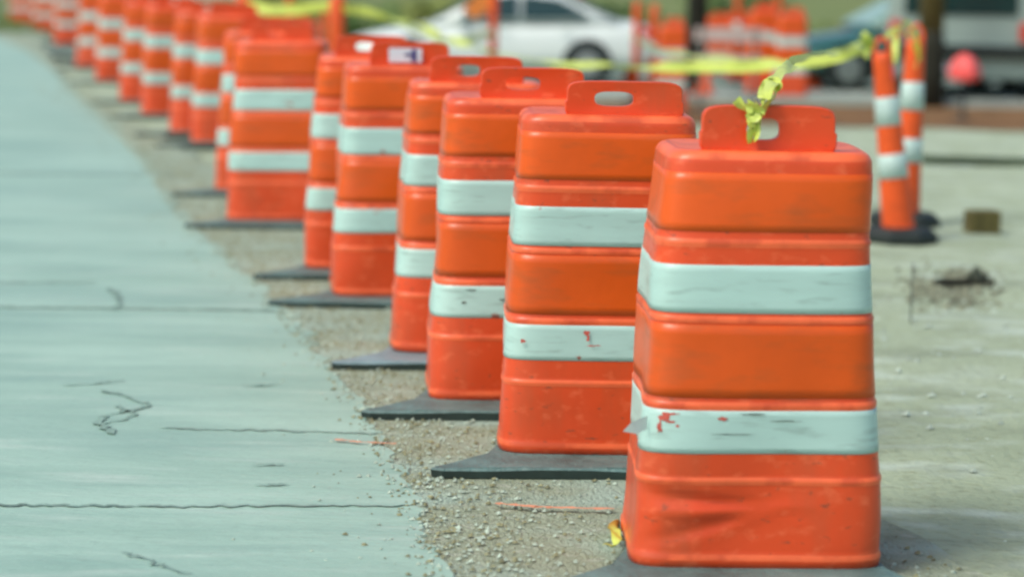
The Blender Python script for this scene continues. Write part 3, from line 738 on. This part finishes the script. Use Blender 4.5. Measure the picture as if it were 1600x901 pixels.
tube_post(771, 29, .055, 1.5, 'slim orange post with a faded orange flag in front of the white car door', bands=(), panel=(-.20, 1.28, .38, .42))
tube_post(995, 30, .05, 1.32, 'slim orange post in front of the tail of the white car', bands=())
tube_post(507, 24, .035, 1.15, 'thin blue grey post just left of the orange post above the sixth drum', bands=(), n='thin_post').children[0].data.materials[0] = M['car_teal']
# distant drums and cones, copies of the sharp ones
def copy_tree(o, parent=None):
    c = o.copy(); C.objects.link(c); c.parent = parent
    for ch in o.children: copy_tree(ch, c)
    return c
def far_drum(px, Y, label, src=8, sc=(1, 1, 1), rz=0):
    c = at(px, 60, Y); t = copy_tree(drums[src]); t.location = (c.x, Y, gz(c.x, Y)); t.rotation_euler.z = R(rz); t.scale = sc
    t['label'] = label; t['group'] = 'distant orange drums behind the tape'
    return t
far_drum(470, 30, 'distant blurred orange drum just above the handle of the seventh drum', 8)
far_drum(1050, 27.5, 'distant narrow orange drum between the white car tail and the dark pole', 9, (.66, .66, 1.12))
far_drum(1193, 33, 'distant blurred orange drum, left one of a close pair above the nearest drum', 10, (.8, .8, 1.25))
far_drum(1236, 32, 'distant blurred orange drum, right one of a close pair above the nearest drum', 11, (.8, .8, 1.2))
far_drum(1124, 39, 'distant faint orange drum just right of the dark pole', 12)
far_drum(225, 62, 'distant orange drum behind the overlapped cluster, left one of two', 9)
far_drum(300, 40, 'distant orange drum behind the overlapped cluster, right one of two', 10)
def small_cone(px, py, Hh, label):
    c = gp(px, py, -DROP); t = thing('small_cone', (c.x, c.y, gz(c.x, c.y)), label, 'traffic cone', 'small distant cones')
    link('cone_body', lathe([(.13, .02), (.12, .05), (.03, Hh*.97), (.01, Hh)], 18), M['coneo'], t, True)
    link('reflective_collar', lathe([(.082, Hh*.42), (.085, Hh*.42), (.062, Hh*.62), (.058, Hh*.62)], 18, False), M['conew'], t, True)
    bm = bmesh.new(); box(bm, (0, 0, .01), (.34, .34, .035), None, .008); link('base', bm, M['coneo'], t)
small_cone(1181, 140, .55, 'small orange cone below the close pair of distant drums')
small_cone(1268, 140, .42, 'small orange cone below the teal car, right of the tape knot')
small_cone(983, 132, .3, 'tiny orange cone in front of the white car tail')
for px, Y, h_, lb in ((1022, 29, 1.3, 'slim orange post just left of the narrow distant drum'), (1152, 36, 1.55, 'slim orange post behind the barricade boards'), (1215, 35, 1.6, 'slim orange post between the close pair of distant drums'), (905, 44, 1.5, 'slim orange post behind the white car'), (452, 33, 1.35, 'slim orange post behind the handle of the seventh drum')):
    tube_post(px, Y, .05, h_, lb, bands=((.5, .62),))
far_drum(1168, 37, 'distant faint orange drum behind the barricade boards', 11)
small_cone(1335, 138, .5, 'small orange cone beside the front wheel of the teal car')
small_cone(1100, 150, .45, 'small orange cone at the foot of the dark pole')
far_drum(1155, 41, 'distant faint orange drum well behind the barricade boards', 13)
# barricade boards
c = at(1138, 85, 28.5); t = thing('barricade', (c.x, 28.5, -DROP), 'pale pinkish barricade boards between the dark pole and the pair of distant drums', 'barricade')
for z in (.95, .62):
    bm = bmesh.new(); box(bm, (0, 0, z), (.85, .03, .17), None, .004); link('board', bm, M['barrier_w'], t)
for s in (-1, 1):
    bm = bmesh.new(); box(bm, (s*.33, 0, .52), (.045, .045, 1.04), None, .004); link('leg', bm, M['steel'], t)
    bm = bmesh.new(); box(bm, (s*.33, 0, .02), (.045, .6, .045), None, .004); link('foot', bm, M['steel'], t)

# ------------------------------------------------------------------ light
w = bpy.data.worlds.new('World'); S.world = w; w.use_nodes = True
nt = w.node_tree; bg = nt.nodes['Background']; sky = nt.nodes.new('ShaderNodeTexSky'); sky.sky_type = 'NISHITA'
sky.sun_disc = False; sky.sun_elevation = R(52); SUNR = 235
sky.sun_rotation = R(SUNR); sky.dust_density = 4; sky.air_density = 1.2; sky.ozone_density = 1
nt.links.new(sky.outputs[0], bg.inputs[0]); bg.inputs[1].default_value = .10
ld = bpy.data.lights.new('sun', 'SUN'); ld.energy = 1.2; ld.angle = R(20); ld.color = (1, .96, .88)
sun = bpy.data.objects.new('sun', ld); C.objects.link(sun)
az = R(SUNR); el = R(52)
dv = Vector((math.sin(az)*math.cos(el), math.cos(az)*math.cos(el), math.sin(el)))
sun.rotation_euler = dv.to_track_quat('Z', 'Y').to_euler()
S.view_settings.view_transform = 'Standard'; S.view_settings.look = 'None'; S.view_settings.gamma = 1
S.view_settings.exposure = .56
S.cycles.filter_width = 2.4
